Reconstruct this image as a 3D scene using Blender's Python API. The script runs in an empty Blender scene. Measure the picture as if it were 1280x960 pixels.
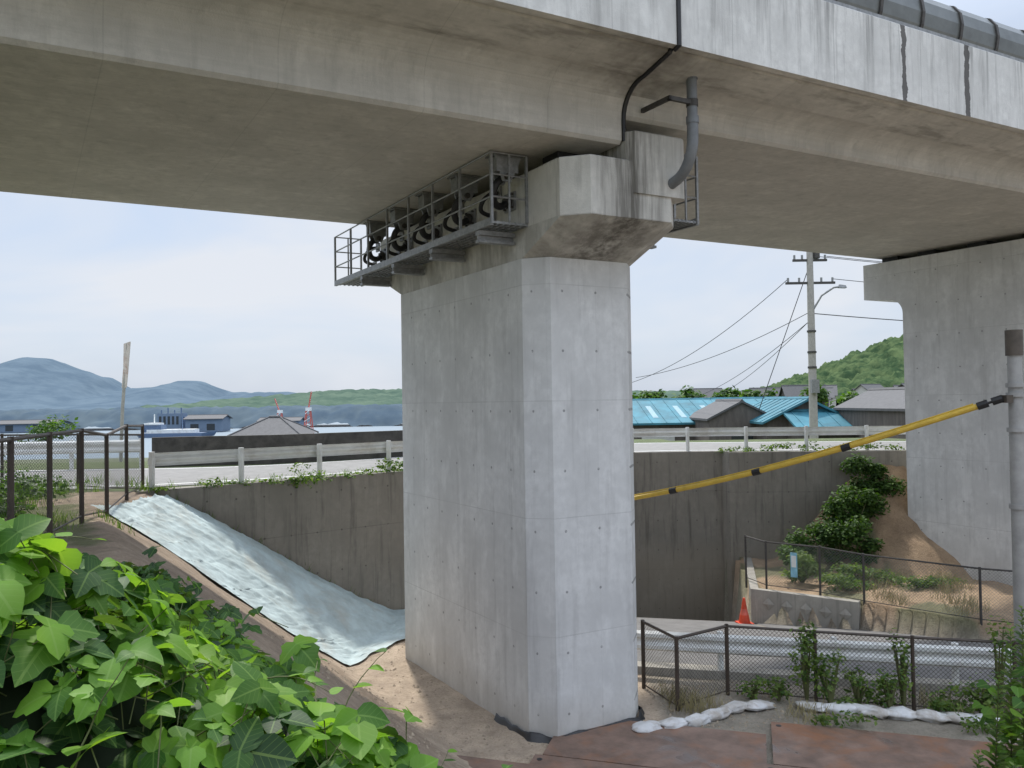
import bpy, bmesh, math, random
from mathutils import Vector, Matrix, Euler, noise
random.seed(7)
R=random.random
def U(a,b): return a+(b-a)*R()
scene=bpy.context.scene
scene.view_settings.view_transform='Standard'
scene.view_settings.look='None'
scene.view_settings.exposure=0
# ------------------------------------------------------------------ frames
OX,OY=.329,11.74
AX,AY=.885,.465      # bridge axis
BX,BY=-.5225,.8526   # transverse
def W3(s,t,z): return (OX+AX*s+BX*t, OY+AY*s+BY*t, z)
def ST(x,y): return (.8547*x+.5238*y-6.43, .8872*(y-OY)-.4662*(x-OX))
def cl(v,a=0.,b=1.): return a if v<a else b if v>b else v
def sm(v):
    v=cl(v); return v*v*(3-2*v)
WALL=[(-60,15.6),(-7.3,15.6),(-5.4,17.1),(-2.75,19.2),(0.5,22.3),(3.7,24.8),(6.45,24.75),(6.55,24.3),(8.6,24.1),(11.6,23.8),(20,21.5),(40,17),(400,17)]
def wallY(x):
    if x<=WALL[0][0]: return WALL[0][1]
    for (a,b),(c,d) in zip(WALL,WALL[1:]):
        if x<=c: return b+(d-b)*(x-a)/(c-a)
    return WALL[-1][1]
RAISE=[(5.95,20.25),(8,18.8),(9.9,17),(16,13.5),(60,13),(60,30),(7.6,30)]
def inpoly(x,y,P):
    r=False;j=len(P)-1
    for i in range(len(P)):
        xi,yi=P[i];xj,yj=P[j]
        if (yi>y)!=(yj>y) and x<(xj-xi)*(y-yi)/(yj-yi)+xi: r=not r
        j=i
    return r
def YG(x): return 14.9-.235*(cl(x,-10,14)-1.8)
def h(x,y,nz=True):
    s,t=ST(x,y)
    d=y-wallY(x)
    if d>.22:
        town=0.
        if y>85: town=-4*sm((y-85)/25)*(1-sm((x+0)/30))
        p=3.3 if d<9.5 else 3.3+(town-3.3)*sm((d-9.5)/6)
        return p
    stoe=-1.15+sm((t-4.6)/3.4)*2.25
    stop=-5.45+sm((t-4.6)/2.6)*1.15
    e=cl((stoe-s)/(stoe-stop))
    e=3.35*(e*.8+.2*sm(e))
    if e>0:
        n=0
        if nz: n=.06*noise.noise(Vector((x*1.3,y*1.3,0)))+.02*noise.noise(Vector((x*5,y*5,3)))
        return e+n*min(1,e*2)
    if inpoly(x,y,RAISE):
        z=.15
        z+=cl((y-21.2-.25*cl(10.8-x,0,2))/2.7)*2.7*sm((x-7.6)/3.0)
        if nz: z+=.10*noise.noise(Vector((x*1.5,y*1.5,0)))*(1+z)+.04*noise.noise(Vector((x*6,y*6,0)))*(.3+z)
        return z
    dd=max(0,y-YG(x)-.5)
    dip=.0204*dd*dd*sm((x-.8)/2)
    n=0
    if nz and dip==0: n=.03*noise.noise(Vector((x*2,y*2,0)))
    return -dip+n
# ------------------------------------------------------------------ node helpers
def nmat(name):
    m=bpy.data.materials.new(name); m.use_nodes=True
    nt=m.node_tree; b=nt.nodes['Principled BSDF']
    return m,nt,b
def ND(nt,typ,ins=None,**kw):
    n=nt.nodes.new(typ)
    for k,v in kw.items(): setattr(n,k,v)
    if ins:
        for k,v in ins.items():
            if isinstance(v,bpy.types.NodeSocket): nt.links.new(v,n.inputs[k])
            else: n.inputs[k].default_value=v
    return n
def MA(nt,op,a,b=0.,c=None):
    i={0:a,1:b}
    if c is not None: i[2]=c
    return ND(nt,'ShaderNodeMath',i,operation=op).outputs[0]
def MIX(nt,f,a,b,bt='MIX'):
    n=nt.nodes.new('ShaderNodeMix'); n.data_type='RGBA'; n.blend_type=bt
    for k,v in ((0,f),(6,a),(7,b)):
        if isinstance(v,bpy.types.NodeSocket): nt.links.new(v,n.inputs[k])
        else: n.inputs[k].default_value=v
    return n.outputs[2]
def RAMP(nt,f,p0,p1,c0=(0,0,0,1),c1=(1,1,1,1)):
    n=nt.nodes.new('ShaderNodeValToRGB'); e=n.color_ramp.elements
    e[0].position=p0;e[1].position=p1;e[0].color=c0;e[1].color=c1
    nt.links.new(f,n.inputs[0]); return n.outputs[0]
def C(c,k=1.): return (c[0]*k,c[1]*k,c[2]*k,1)
def LOC(nt): return ND(nt,'ShaderNodeAttribute',attribute_name='loc').outputs['Vector']
def NOISE(nt,vec,sc,det=4,rough=.6,dist=0.):
    return ND(nt,'ShaderNodeTexNoise',{'Vector':vec,'Scale':sc,'Detail':min(det,4.),'Roughness':rough,'Distortion':dist}).outputs[0]
def SCALE(nt,vec,v): return ND(nt,'ShaderNodeVectorMath',{0:vec,1:v},operation='MULTIPLY').outputs[0]
def BUMP(nt,b,hh,st=.3,dist=.02):
    n=ND(nt,'ShaderNodeBump',{'Height':hh,'Strength':st,'Distance':dist}); nt.links.new(n.outputs[0],b.inputs['Normal'])
def concrete(name,base,stain=.5,lines=False,boards=False,fascia=False,darkc=(.05,.045,.04),lift=1.8,cap=False,seam=.26):
    m,nt,b=nmat(name); L=LOC(nt)
    n1=NOISE(nt,L,.9,4,.65); n2=NOISE(nt,L,7,4,.72); n3=NOISE(nt,L,60,2,.6)
    col=MIX(nt,RAMP(nt,n1,.32,.68),C(base,.80),C(base,1.12))
    col=MIX(nt,RAMP(nt,n2,.35,.75),col,C(base,.84))
    st=NOISE(nt,SCALE(nt,L,(3.2,3.2,.22)),1.6,4,.7)
    f=MA(nt,'MULTIPLY',RAMP(nt,st,.52,.78),stain)
    col=MIX(nt,f,col,C(darkc))
    wp=NOISE(nt,SCALE(nt,L,(1.2,1.2,.5)),2.3,4,.6)
    col=MIX(nt,MA(nt,'MULTIPLY',RAMP(nt,wp,.54,.66),.30),col,C(base,1.32))
    sp=ND(nt,'ShaderNodeSeparateXYZ',{0:L}); s,t,z=sp.outputs
    hgt=n3
    if lines:
        u=MA(nt,'SUBTRACT',t,s)
        lu=MA(nt,'LESS_THAN',MA(nt,'PINGPONG',MA(nt,'ADD',u,.2),.45),.006)
        lz=MA(nt,'LESS_THAN',MA(nt,'PINGPONG',MA(nt,'ADD',z,.25),lift/2),.008)
        ln=MA(nt,'MAXIMUM',MA(nt,'MULTIPLY',lu,.45),lz)
        du=MA(nt,'PINGPONG',MA(nt,'ADD',u,.5),.3); dz=MA(nt,'PINGPONG',MA(nt,'ADD',z,.55),.45)
        dd=MA(nt,'SQRT',MA(nt,'ADD',MA(nt,'MULTIPLY',du,du),MA(nt,'MULTIPLY',dz,dz)))
        dot=MA(nt,'LESS_THAN',dd,.021)
        dotc=MA(nt,'MULTIPLY',dot,RAMP(nt,n2,.34,.48))
        fz=MA(nt,'FLOOR',MA(nt,'DIVIDE',MA(nt,'ADD',z,.25),lift)); fu=MA(nt,'FLOOR',MA(nt,'DIVIDE',MA(nt,'ADD',u,.2),.9))
        cv=ND(nt,'ShaderNodeCombineXYZ',{0:fu,1:fz,2:0.})
        wn=ND(nt,'ShaderNodeTexWhiteNoise',{'Vector':cv.outputs[0]}).outputs[0]
        col=MIX(nt,MA(nt,'MULTIPLY',wn,.15),col,C(base,.6))
        lmask=MA(nt,'MULTIPLY',ln,MA(nt,'ADD',.4,MA(nt,'MULTIPLY',RAMP(nt,n1,.4,.6),.6)))
        col=MIX(nt,MA(nt,'MULTIPLY',lmask,seam),col,C(base,.3))
        col=MIX(nt,MA(nt,'MULTIPLY',dotc,.65),col,C(base,.2))
        gz=ND(nt,'ShaderNodeMapRange',{0:MA(nt,'ADD',z,MA(nt,'MULTIPLY',n1,.8)),1:.3,2:1.1,3:.4,4:0.}).outputs[0]
        col=MIX(nt,gz,col,C((.33,.28,.21)))
        hgt=MA(nt,'SUBTRACT',MA(nt,'MULTIPLY',n3,.25),MA(nt,'ADD',MA(nt,'MULTIPLY',ln,.5),dot))
    if boards:
        bn=NOISE(nt,SCALE(nt,L,(.25,9,9)),2.0,3,.7)
        col=MIX(nt,MA(nt,'MULTIPLY',RAMP(nt,bn,.4,.7),.25),col,C(base,.62))
        ls=MA(nt,'LESS_THAN',MA(nt,'PINGPONG',MA(nt,'ADD',s,.3),.9),.006)
        lt=MA(nt,'LESS_THAN',MA(nt,'PINGPONG',MA(nt,'ADD',t,.13),.45),.005)
        ln=MA(nt,'MAXIMUM',ls,MA(nt,'MULTIPLY',lt,.6))
        col=MIX(nt,MA(nt,'MULTIPLY',ln,.2),col,C(base,.3))
        js=MA(nt,'ABSOLUTE',MA(nt,'SUBTRACT',s,.95))
        jf=ND(nt,'ShaderNodeMapRange',{0:js,1:.05,2:1.6,3:1.,4:0.}).outputs[0]
        jt=MA(nt,'LESS_THAN',t,-1.0)
        col=MIX(nt,MA(nt,'MULTIPLY',MA(nt,'MULTIPLY',jf,jt),MA(nt,'MULTIPLY',RAMP(nt,n1,.42,.56),.7)),col,C((.09,.08,.065)))
        # dark weathering patches along the cantilever underside
        wd=NOISE(nt,SCALE(nt,L,(.5,2,2)),1.1,4,.7)
        col=MIX(nt,MA(nt,'MULTIPLY',MA(nt,'MULTIPLY',RAMP(nt,wd,.52,.64),MA(nt,'LESS_THAN',t,-1.3)),.5),col,C((.13,.12,.10)))
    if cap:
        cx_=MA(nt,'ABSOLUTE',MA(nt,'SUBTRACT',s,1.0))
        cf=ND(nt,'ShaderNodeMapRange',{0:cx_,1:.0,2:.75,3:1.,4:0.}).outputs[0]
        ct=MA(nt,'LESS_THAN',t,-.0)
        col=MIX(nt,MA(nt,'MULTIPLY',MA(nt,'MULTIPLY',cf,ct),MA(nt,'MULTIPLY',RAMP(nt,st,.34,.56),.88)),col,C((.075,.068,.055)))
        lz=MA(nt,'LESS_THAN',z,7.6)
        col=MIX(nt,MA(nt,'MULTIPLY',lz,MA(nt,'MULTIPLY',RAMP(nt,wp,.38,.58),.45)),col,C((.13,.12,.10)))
    if fascia:
        sn=NOISE(nt,SCALE(nt,L,(1,1,.05)),5.5,4,.75)
        zz=ND(nt,'ShaderNodeMapRange',{0:z,1:9.6,2:10.9,3:.25,4:1.0}).outputs[0]
        col=MIX(nt,MA(nt,'MULTIPLY',MA(nt,'MULTIPLY',RAMP(nt,sn,.52,.68),zz),.6),col,C((.10,.10,.098)))
        wob=MA(nt,'MULTIPLY',MA(nt,'SUBTRACT',NOISE(nt,L,5,3),.5),.16)
        for s0,w in ((5.49,.05),(7.1,.07),(11.2,.05)):
            dk=MA(nt,'LESS_THAN',MA(nt,'ABSOLUTE',MA(nt,'SUBTRACT',MA(nt,'ADD',s,wob),s0)),w)
            col=MIX(nt,MA(nt,'MULTIPLY',dk,.85),col,C((.035,.03,.027)))
        ls=MA(nt,'LESS_THAN',MA(nt,'PINGPONG',MA(nt,'ADD',s,.1),1.0),.008)
        col=MIX(nt,MA(nt,'MULTIPLY',ls,.3),col,C(base,.3))
    nt.links.new(col,b.inputs['Base Color']); b.inputs['Roughness'].default_value=.88
    BUMP(nt,b,hgt,.35,.012)
    return m
def simple(name,c,rough=.6,metal=0.,var=.25,sc=6.,dirt=None,bump=0.,streak=False,wet=None):
    m,nt,b=nmat(name); L=LOC(nt)
    n=NOISE(nt,SCALE(nt,L,(1,1,.2)) if streak else L,sc,4,.65)
    col=MIX(nt,RAMP(nt,n,.3,.7),C(c,1-var),C(c,1+var))
    if dirt:
        n2=NOISE(nt,L,sc*.35,4,.7,.5)
        col=MIX(nt,MA(nt,'MULTIPLY',RAMP(nt,n2,.48,.66),dirt[1]),col,C(dirt[0]))
    b.inputs['Roughness'].default_value=rough; b.inputs['Metallic'].default_value=metal
    if wet:
        n3=NOISE(nt,L,wet,3,.6,.8)
        col=MIX(nt,MA(nt,'MULTIPLY',RAMP(nt,n3,.55,.62),.45),col,(.05,.04,.035,1))
        nt.links.new(MIX(nt,RAMP(nt,n3,.55,.62),(rough,)*3+(1,),(.2,.2,.2,1)),b.inputs['Roughness'])
    nt.links.new(col,b.inputs['Base Color'])
    if bump: BUMP(nt,b,NOISE(nt,L,sc*6,3),bump,.02)
    return m
def leafmat(name,c1,c2,rough=.5,trans=.35,veins=False):
    m,nt,b=nmat(name)
    g=nt.nodes.new('ShaderNodeNewGeometry'); rnd=g.outputs['Random Per Island']
    r=nt.nodes.new('ShaderNodeValToRGB'); e=r.color_ramp.elements
    e[0].color=C(c1);e[1].color=C(c2);e[0].position=.1;e[1].position=.95
    nt.links.new(rnd,r.inputs[0])
    col=r.outputs[0]
    if veins:
        sp=ND(nt,'ShaderNodeSeparateXYZ',{0:LOC(nt)});x,y,z=sp.outputs
        ax=MA(nt,'ABSOLUTE',x)
        v1=MA(nt,'LESS_THAN',ax,.028)
        v2=MA(nt,'LESS_THAN',MA(nt,'PINGPONG',MA(nt,'SUBTRACT',y,MA(nt,'MULTIPLY',ax,.75)),.085),.009)
        vv=MA(nt,'MAXIMUM',v1,MA(nt,'MULTIPLY',v2,.5))
        col=MIX(nt,MA(nt,'MULTIPLY',vv,.35),col,(.20,.32,.09,1))
        col=MIX(nt,MA(nt,'MULTIPLY',g.outputs['Backfacing'],.35),col,(.20,.28,.13,1))
        br=NOISE(nt,ND(nt,'ShaderNodeTexCoord').outputs['Object'],3.0,2)
        col=MIX(nt,MA(nt,'MULTIPLY',RAMP(nt,br,.45,.65),.6),col,MIX(nt,1.,col,(1.5,1.22,.9,1),'MULTIPLY'))
    nt.links.new(col,b.inputs['Base Color']); b.inputs['Roughness'].default_value=rough
    b.inputs['Specular IOR Level'].default_value=.3
    tr=ND(nt,'ShaderNodeBsdfTranslucent',{'Color':MIX(nt,1.,col,(1.9,2.2,.5,1),'MULTIPLY')})
    ms=ND(nt,'ShaderNodeMixShader',{0:trans,1:b.outputs[0],2:tr.outputs[0]})
    nt.links.new(ms.outputs[0],nt.nodes['Material Output'].inputs[0])
    return m
def chainmat(name,c,w=.004):
    m,nt,b=nmat(name); L=LOC(nt)
    sp=ND(nt,'ShaderNodeSeparateXYZ',{0:L}); x,y,z=sp.outputs
    p=MA(nt,'LESS_THAN',MA(nt,'PINGPONG',MA(nt,'ADD',x,z),.035),w)
    q=MA(nt,'LESS_THAN',MA(nt,'PINGPONG',MA(nt,'SUBTRACT',x,z),.035),w)
    f=MA(nt,'MAXIMUM',p,q)
    b.inputs['Base Color'].default_value=C(c); b.inputs['Roughness'].default_value=.6; b.inputs['Metallic'].default_value=.2
    t=nt.nodes.new('ShaderNodeBsdfTransparent')
    ms=ND(nt,'ShaderNodeMixShader',{0:f,1:t.outputs[0],2:b.outputs[0]})
    nt.links.new(ms.outputs[0],nt.nodes['Material Output'].inputs[0])
    return m
# ------------------------------------------------------------------ mesh builder
class B:
    def __init__(s,st=False): s.v=[];s.f=[];s.m=[];s.st=st;s.loc=None;s.cm=0
    def add(s,vs,fs,mi=None,locs=None):
        o=len(s.v); s.v+= [tuple(p) for p in vs]
        if locs is not None:
            if s.loc is None: s.loc={}
            for i,l in enumerate(locs): s.loc[o+i]=l
        mi=s.cm if mi is None else mi
        for f in fs: s.f.append(tuple(o+i for i in f)); s.m.append(mi)
    def box(s,a,b,mi=None):
        x0,y0,z0=a;x1,y1,z1=b
        s.add([(x0,y0,z0),(x1,y0,z0),(x1,y1,z0),(x0,y1,z0),(x0,y0,z1),(x1,y0,z1),(x1,y1,z1),(x0,y1,z1)],
              [(0,3,2,1),(4,5,6,7),(0,1,5,4),(1,2,6,5),(2,3,7,6),(3,0,4,7)],mi)
    def obox(s,c,ux,lx,ly,z0,z1,mi=None):
        n=math.hypot(*ux);ux=(ux[0]/n,ux[1]/n);uy=(-ux[1],ux[0])
        P=[]
        for z in (z0,z1):
            for i,j in ((-1,-1),(1,-1),(1,1),(-1,1)):
                P.append((c[0]+ux[0]*i*lx/2+uy[0]*j*ly/2,c[1]+ux[1]*i*lx/2+uy[1]*j*ly/2,z))
        s.add(P,[(0,3,2,1),(4,5,6,7),(0,1,5,4),(1,2,6,5),(2,3,7,6),(3,0,4,7)],mi)
    def loft(s,rings,mi=None,cap=True,closed=True):
        n=len(rings[0]);vs=[p for r in rings for p in r];fs=[]
        for k in range(len(rings)-1):
            for i in range(n if closed else n-1):
                j=(i+1)%n
                fs.append((k*n+i,k*n+j,(k+1)*n+j,(k+1)*n+i))
        if cap: fs.append(tuple(range(n-1,-1,-1))); fs.append(tuple((len(rings)-1)*n+i for i in range(n)))
        s.add(vs,fs,mi)
    def tube(s,pts,r,n=8,mi=None,cap=True):
        pts=[Vector(p) for p in pts]; rings=[]
        rr=r if isinstance(r,(list,tuple)) else [r]*len(pts)
        ref=None
        for i,p in enumerate(pts):
            d=(pts[min(i+1,len(pts)-1)]-pts[max(i-1,0)]).normalized()
            if ref is None:
                ref=Vector((0,0,1)) if abs(d.z)<.9 else Vector((1,0,0))
            a=d.cross(ref)
            if a.length<1e-4: a=d.cross(Vector((.3,1,.2)))
            a.normalize(); b=a.cross(d).normalized(); ref=b
            rings.append([tuple(p+(a*math.cos(2*math.pi*k/n)+b*math.sin(2*math.pi*k/n))*rr[i]) for k in range(n)])
        s.loft(rings,mi,cap)
    def build(s,name,mats,smooth=False,solid=True,parent=None,autosm=False):
        me=bpy.data.meshes.new(name)
        vs=[W3(*p) for p in s.v] if s.st else s.v
        me.from_pydata(vs,[],s.f)
        at=me.attributes.new('loc','FLOAT_VECTOR','POINT')
        flat=[]
        for i,p in enumerate(s.v):
            q=s.loc.get(i,p) if s.loc else p
            flat+=[q[0],q[1],q[2]]
        at.data.foreach_set('vector',flat)
        for m in (mats if isinstance(mats,list) else [mats]): me.materials.append(m)
        me.polygons.foreach_set('material_index',s.m)
        if smooth: me.polygons.foreach_set('use_smooth',[True]*len(s.f))
        if solid:
            bm=bmesh.new();bm.from_mesh(me);bmesh.ops.recalc_face_normals(bm,faces=bm.faces);bm.to_mesh(me);bm.free()
        me.update()
        o=bpy.data.objects.new(name,me);scene.collection.objects.link(o)
        if parent: o.parent=parent
        if autosm:
            me.polygons.foreach_set('use_smooth',[True]*len(s.f)); me.set_sharp_from_angle(angle=math.radians(35))
        return o
def curve(P,n=5):
    P=[Vector(p) for p in P];Q=[P[0]*2-P[1]]+P+[P[-1]*2-P[-2]];o=[]
    for i in range(1,len(Q)-2):
        for k in range(n):
            t=k/n;a,b_,c,d=Q[i-1],Q[i],Q[i+1],Q[i+2]
            o.append(.5*((2*b_)+(c-a)*t+(2*a-5*b_+4*c-d)*t*t+(3*b_-a-3*c+d)*t**3))
    o.append(P[-1]);return o
# ------------------------------------------------------------------ materials
M_pier=concrete('pier_concrete',(.66,.665,.655),.25,lines=True,lift=1.75)
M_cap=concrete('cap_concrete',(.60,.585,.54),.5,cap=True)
M_deck=concrete('girder_concrete',(.53,.505,.455),.25,boards=True)
M_fasc=concrete('parapet_concrete',(.66,.66,.64),.35,fascia=True)
M_wall=concrete('retaining_concrete',(.27,.25,.215),.8,lines=True,lift=2.4,seam=.38)
M_wallL=concrete('low_wall_concrete',(.34,.32,.28),.6)
M_galv=simple('galvanised_steel',(.26,.265,.265),.5,.5,.25,12)
M_dkst=simple('dark_steel',(.07,.065,.06),.6,.3,.3,12)
M_rub=simple('black_rubber',(.015,.015,.016),.5)
M_pvc=simple('grey_pvc',(.17,.18,.19),.45,0,.15)
M_white=simple('white_guardrail_paint',(.74,.75,.73),.5,0,.08,4,dirt=((.35,.3,.24),.35))
M_brown=simple('brown_fence_paint',(.055,.04,.03),.55)
M_chain=chainmat('chain_link_brown',(.05,.042,.036),.0045)
M_chaing=chainmat('chain_link_galvanised',(.22,.23,.22),.0035)
M_asph=simple('asphalt',(.16,.155,.15),.9,0,.2,3,bump=.4)
M_asphd=simple('asphalt_worn',(.21,.205,.195),.9,0,.15,3,bump=.4)
M_rust=simple('rusty_steel_plate',(.19,.125,.095),.6,.0,.35,2.6,dirt=((.26,.115,.055),.85),bump=.2,wet=.8)
M_tarp=simple('slope_sheet_cloth',(.43,.52,.53),.75,0,.22,2.2,dirt=((.40,.38,.32),.55),bump=.35)
M_bag=simple('white_sandbag_cloth',(.62,.62,.62),.8,0,.12,6,dirt=((.3,.24,.17),.65),bump=.3)
M_blk=simple('black_sheet',(.02,.02,.022),.45)
M_yel=simple('yellow_cable_cover',(.62,.42,.06),.5,0,.15,5)
M_conp=simple('pole_concrete',(.36,.34,.31),.85,0,.15)
M_cone=simple('cone_orange',(.6,.06,.02),.5)
M_teal=simple('teal_roof',(.035,.16,.21),.75,0,.3,.6)
M_tealL=simple('teal_roof_skylight',(.18,.30,.35),.6)
M_wood=simple('dark_board_wall',(.10,.085,.075),.85,0,.3,3,streak=True)
M_ltwall=simple('plaster_wall',(.50,.49,.46),.85,0,.1)
M_grroof=simple('grey_tile_roof',(.085,.085,.088),.8,0,.2,4)
M_red=simple('red_paint',(.5,.09,.06),.6)
M_ship=simple('ship_paint',(.10,.15,.24),.6)
M_blue=simple('pale_blue_cladding',(.15,.20,.27),.8,0,.1,1)
M_glass=simple('dark_window',(.03,.035,.04),.2)
M_blkwall=simple('dark_weathered_concrete',(.055,.052,.046),.9,0,.45,3,dirt=((.12,.11,.095),.5),bump=.3)
M_barrier=simple('noise_barrier_panel',(.15,.16,.155),.4,.3,.2,3)
M_sea,nt,b=nmat('sea_water'); b.inputs['Base Color'].default_value=(.12,.17,.21,1); b.inputs['Roughness'].default_value=.5
BUMP(nt,b,NOISE(nt,LOC(nt),.5,3),.3,.3)
M_kud=leafmat('kudzu_leaf',(.035,.10,.014),(.14,.28,.03),.55,.38,veins=True)
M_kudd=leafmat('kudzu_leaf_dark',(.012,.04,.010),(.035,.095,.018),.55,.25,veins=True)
M_bush=leafmat('shrub_leaf',(.025,.06,.015),(.09,.16,.035),.6,.3)
M_weed=leafmat('weed_leaf',(.05,.10,.025),(.16,.22,.06),.6,.35)
M_stem=simple('stem',(.10,.11,.04),.7)
M_under,nt,b=nmat('under_leaf_shade'); b.inputs['Base Color'].default_value=(.012,.02,.008,1); b.inputs['Roughness'].default_value=1  # near-black green stands in for the shade beneath the leaves
# ------------------------------------------------------------------ ground
def ground():
    xs=[];x=-14.
    while x<14.01: xs.append(x);x+=.2
    ys=[];y=-2.
    while y<27.01: ys.append(y);y+=.2
    def ext(l,lim):
        st=.3;v=l[-1];o=[]
        while v<lim: st*=1.25;v+=st;o.append(v)
        return o
    xs=[-a for a in reversed(ext([14],4000))]+xs+ext([14],4000)
    ys=[-a for a in reversed(ext([2],600))]+ys+ext([27],5000)
    nx=len(xs);vs=[];cols=[]
    for y in ys:
        for x in xs:
            z=h(x,y); vs.append((x,y,z))
            s,t=ST(x,y);d=y-wallY(x)
            k=noise.noise(Vector((x*.6,y*.6,1)))*.5+.5
            if d>.22:
                c=(.10,.13,.05) if d<20 else (.12,.14,.08)
            elif z>.3 and s<0: c=(.36,.285,.215)
            elif inpoly(x,y,RAISE): c=(.40,.29,.19) if (x>10.1 or k>.5) else (.18,.175,.10)
            else: c=(.49,.40,.31) if x<2.2 else (.32,.29,.24)
            if s<-5.6 and d<.22: c=(.13,.14,.06) if k>.4 else (.30,.24,.17)
            cols.append(c)
    b=B(); b.add(vs,[(j*nx+i,j*nx+i+1,(j+1)*nx+i+1,(j+1)*nx+i) for j in range(len(ys)-1) for i in range(nx-1)])
    m,nt,bs=nmat('ground_soil')
    L=LOC(nt); a=ND(nt,'ShaderNodeAttribute',attribute_name='gcol').outputs['Color']
    n1=NOISE(nt,L,2.2,4,.7); n2=NOISE(nt,L,28,4,.7); n4=NOISE(nt,L,9,4,.7)
    col=MIX(nt,RAMP(nt,n1,.3,.7),MIX(nt,1.,a,(.70,.68,.66,1),'MULTIPLY'),MIX(nt,1.,a,(1.2,1.18,1.15,1),'MULTIPLY'))
    col=MIX(nt,MA(nt,'MULTIPLY',RAMP(nt,n2,.5,.68),.45),col,MIX(nt,1.,a,(.5,.48,.45,1),'MULTIPLY'))
    col=MIX(nt,MA(nt,'MULTIPLY',RAMP(nt,n4,.56,.62),.4),col,MIX(nt,1.,a,(.6,.56,.5,1),'MULTIPLY'))
    nt.links.new(col,bs.inputs['Base Color']); bs.inputs['Roughness'].default_value=.95
    BUMP(nt,bs,MA(nt,'ADD',n2,n4),.9,.05)
    o=b.build('ground',m,smooth=True,solid=False)
    ca=o.data.color_attributes.new('gcol','FLOAT_COLOR','POINT')
    ca.data.foreach_set('color',[q for c in cols for q in (c[0],c[1],c[2],1)])
ground()
b=B(); b.add([(-4000,92,-1.5),(4000,92,-1.5),(4000,4600,-1.5),(-4000,4600,-1.5)],[(0,1,2,3)]); b.build('sea',M_sea,solid=False)
b=B()
for i in range(1500):
    if R()<.65: x=U(-3.5,1.2);y=U(9.5,17)
    else: x=U(2.2,4.8);y=U(12.2,14.2)
    s,t=ST(x,y)
    if -.1<s<2.1 and -.1<t<5.2: continue
    z=h(x,y);r=U(.008,.03)*(1 if R()<.9 else 1.8);a=U(0,6)
    vs=[]
    for (px_,py_,pz_) in ((1,0,0),(0,1,0),(-1,0,0),(0,-1,0),(0,0,.8),(0,0,-.6)):
        vs.append((x+(px_*math.cos(a)-py_*math.sin(a))*r*U(.7,1.3),y+(px_*math.sin(a)+py_*math.cos(a))*r*U(.7,1.3),z+pz_*r))
    b.add(vs,[(0,1,4),(1,2,4),(2,3,4),(3,0,4),(1,0,5),(2,1,5),(3,2,5),(0,3,5)])
b.build('soil_clods',simple('clod_soil',(.33,.27,.20),.95,0,.35,20))
# ------------------------------------------------------------------ bridge deck
def section(zs,side):
    P=[(-.87,zs),(-.92,zs+.05),(-.92,zs+side)]
    z1=9.50; n=8; z0=zs+side
    for i in range(1,n+1):
        a=i/n*math.pi/2
        P.append((-.92-(.46)*(1-math.cos(a)), z0+(z1-z0)*math.sin(a)))
    P+=[(-1.9,9.63),(-1.92,9.66),(-1.98,9.66),(-2.0,9.63),(-2.08,9.65),(-2.08,10.85),(-2.06,10.87),(-1.86,10.87),(-1.84,10.1),(2.365,10.15)]
    far=[(4.73-t,z) for t,z in P[:-1]]
    return P+far[::-1]
def span(b,zs,side,s0,s1):
    P=section(zs,side); n=len(P)
    ring=lambda s:[(s,t,z) for t,z in P]
    for i in range(n):
        j=(i+1)%n
        t0,z0=P[i];t1,z1=P[j]
        mi=1 if (abs(t0+2.08)<.001 and abs(t1+2.08)<.001) or (z0>10.8 and z1>10.8) else 0
        b.add([ring(s0)[i],ring(s0)[j],ring(s1)[j],ring(s1)[i]],[(0,1,2,3)],mi)
    b.add(ring(s0),[tuple(range(n))],0); b.add(ring(s1),[tuple(range(n-1,-1,-1))],0)
b=B(st=True); span(b,8.67,.36,-45,.925)
b.build('bridge_deck',[M_deck,M_fasc],solid=False)
b=B(st=True); span(b,9.05,.14,.985,60)
b.build('bridge_deck',[M_deck,M_fasc],solid=False)
for o in [q for q in bpy.data.objects if q.name.startswith('bridge_deck')]:
    bm=bmesh.new();bm.from_mesh(o.data);bmesh.ops.remove_doubles(bm,verts=bm.verts,dist=.0005);bmesh.ops.recalc_face_normals(bm,faces=bm.faces);bm.to_mesh(o.data);bm.free()
b=B(st=True)
P=section(8.67,.36)[1:17]
b.tube([(.955,t-.012,z-.012) for t,z in P],.032,6)
b.box((.93,-2.05,9.7),(.98,-1.9,10.8)); b.box((.93,-.85,8.72),(.98,5.5,9.9))
b.build('expansion_joint_seal',M_rub)
b=B(st=True)
prof=[(-1.98+.0,10.9),(-2.02,11.0),(-2.05,11.2),(-2.02,11.4),(-1.92,11.55),(-1.78,11.62)]
for s0,s1 in ((-45,.9),(1.0,60)):
    pr=prof+[(t+.03,z-.03) for t,z in prof[::-1]]
    b.loft([[(s0,t,z) for t,z in pr],[(s1,t,z) for t,z in pr]],0)
s=-20.
while s<40:
    pr=[(t-.03,z) for t,z in prof]+[(t+.01,z-.01) for t,z in prof[::-1]]
    b.loft([[(s,t,z) for t,z in pr],[(s+.06,t,z) for t,z in pr]],1); s+=1.0
for s0,s1 in ((-45,.9),(1.0,60)):
    b.box((s0,-2.05,10.872),(s1,-1.9,10.93),2)
b.build('noise_barrier',[M_barrier,M_dkst,M_galv])
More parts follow.
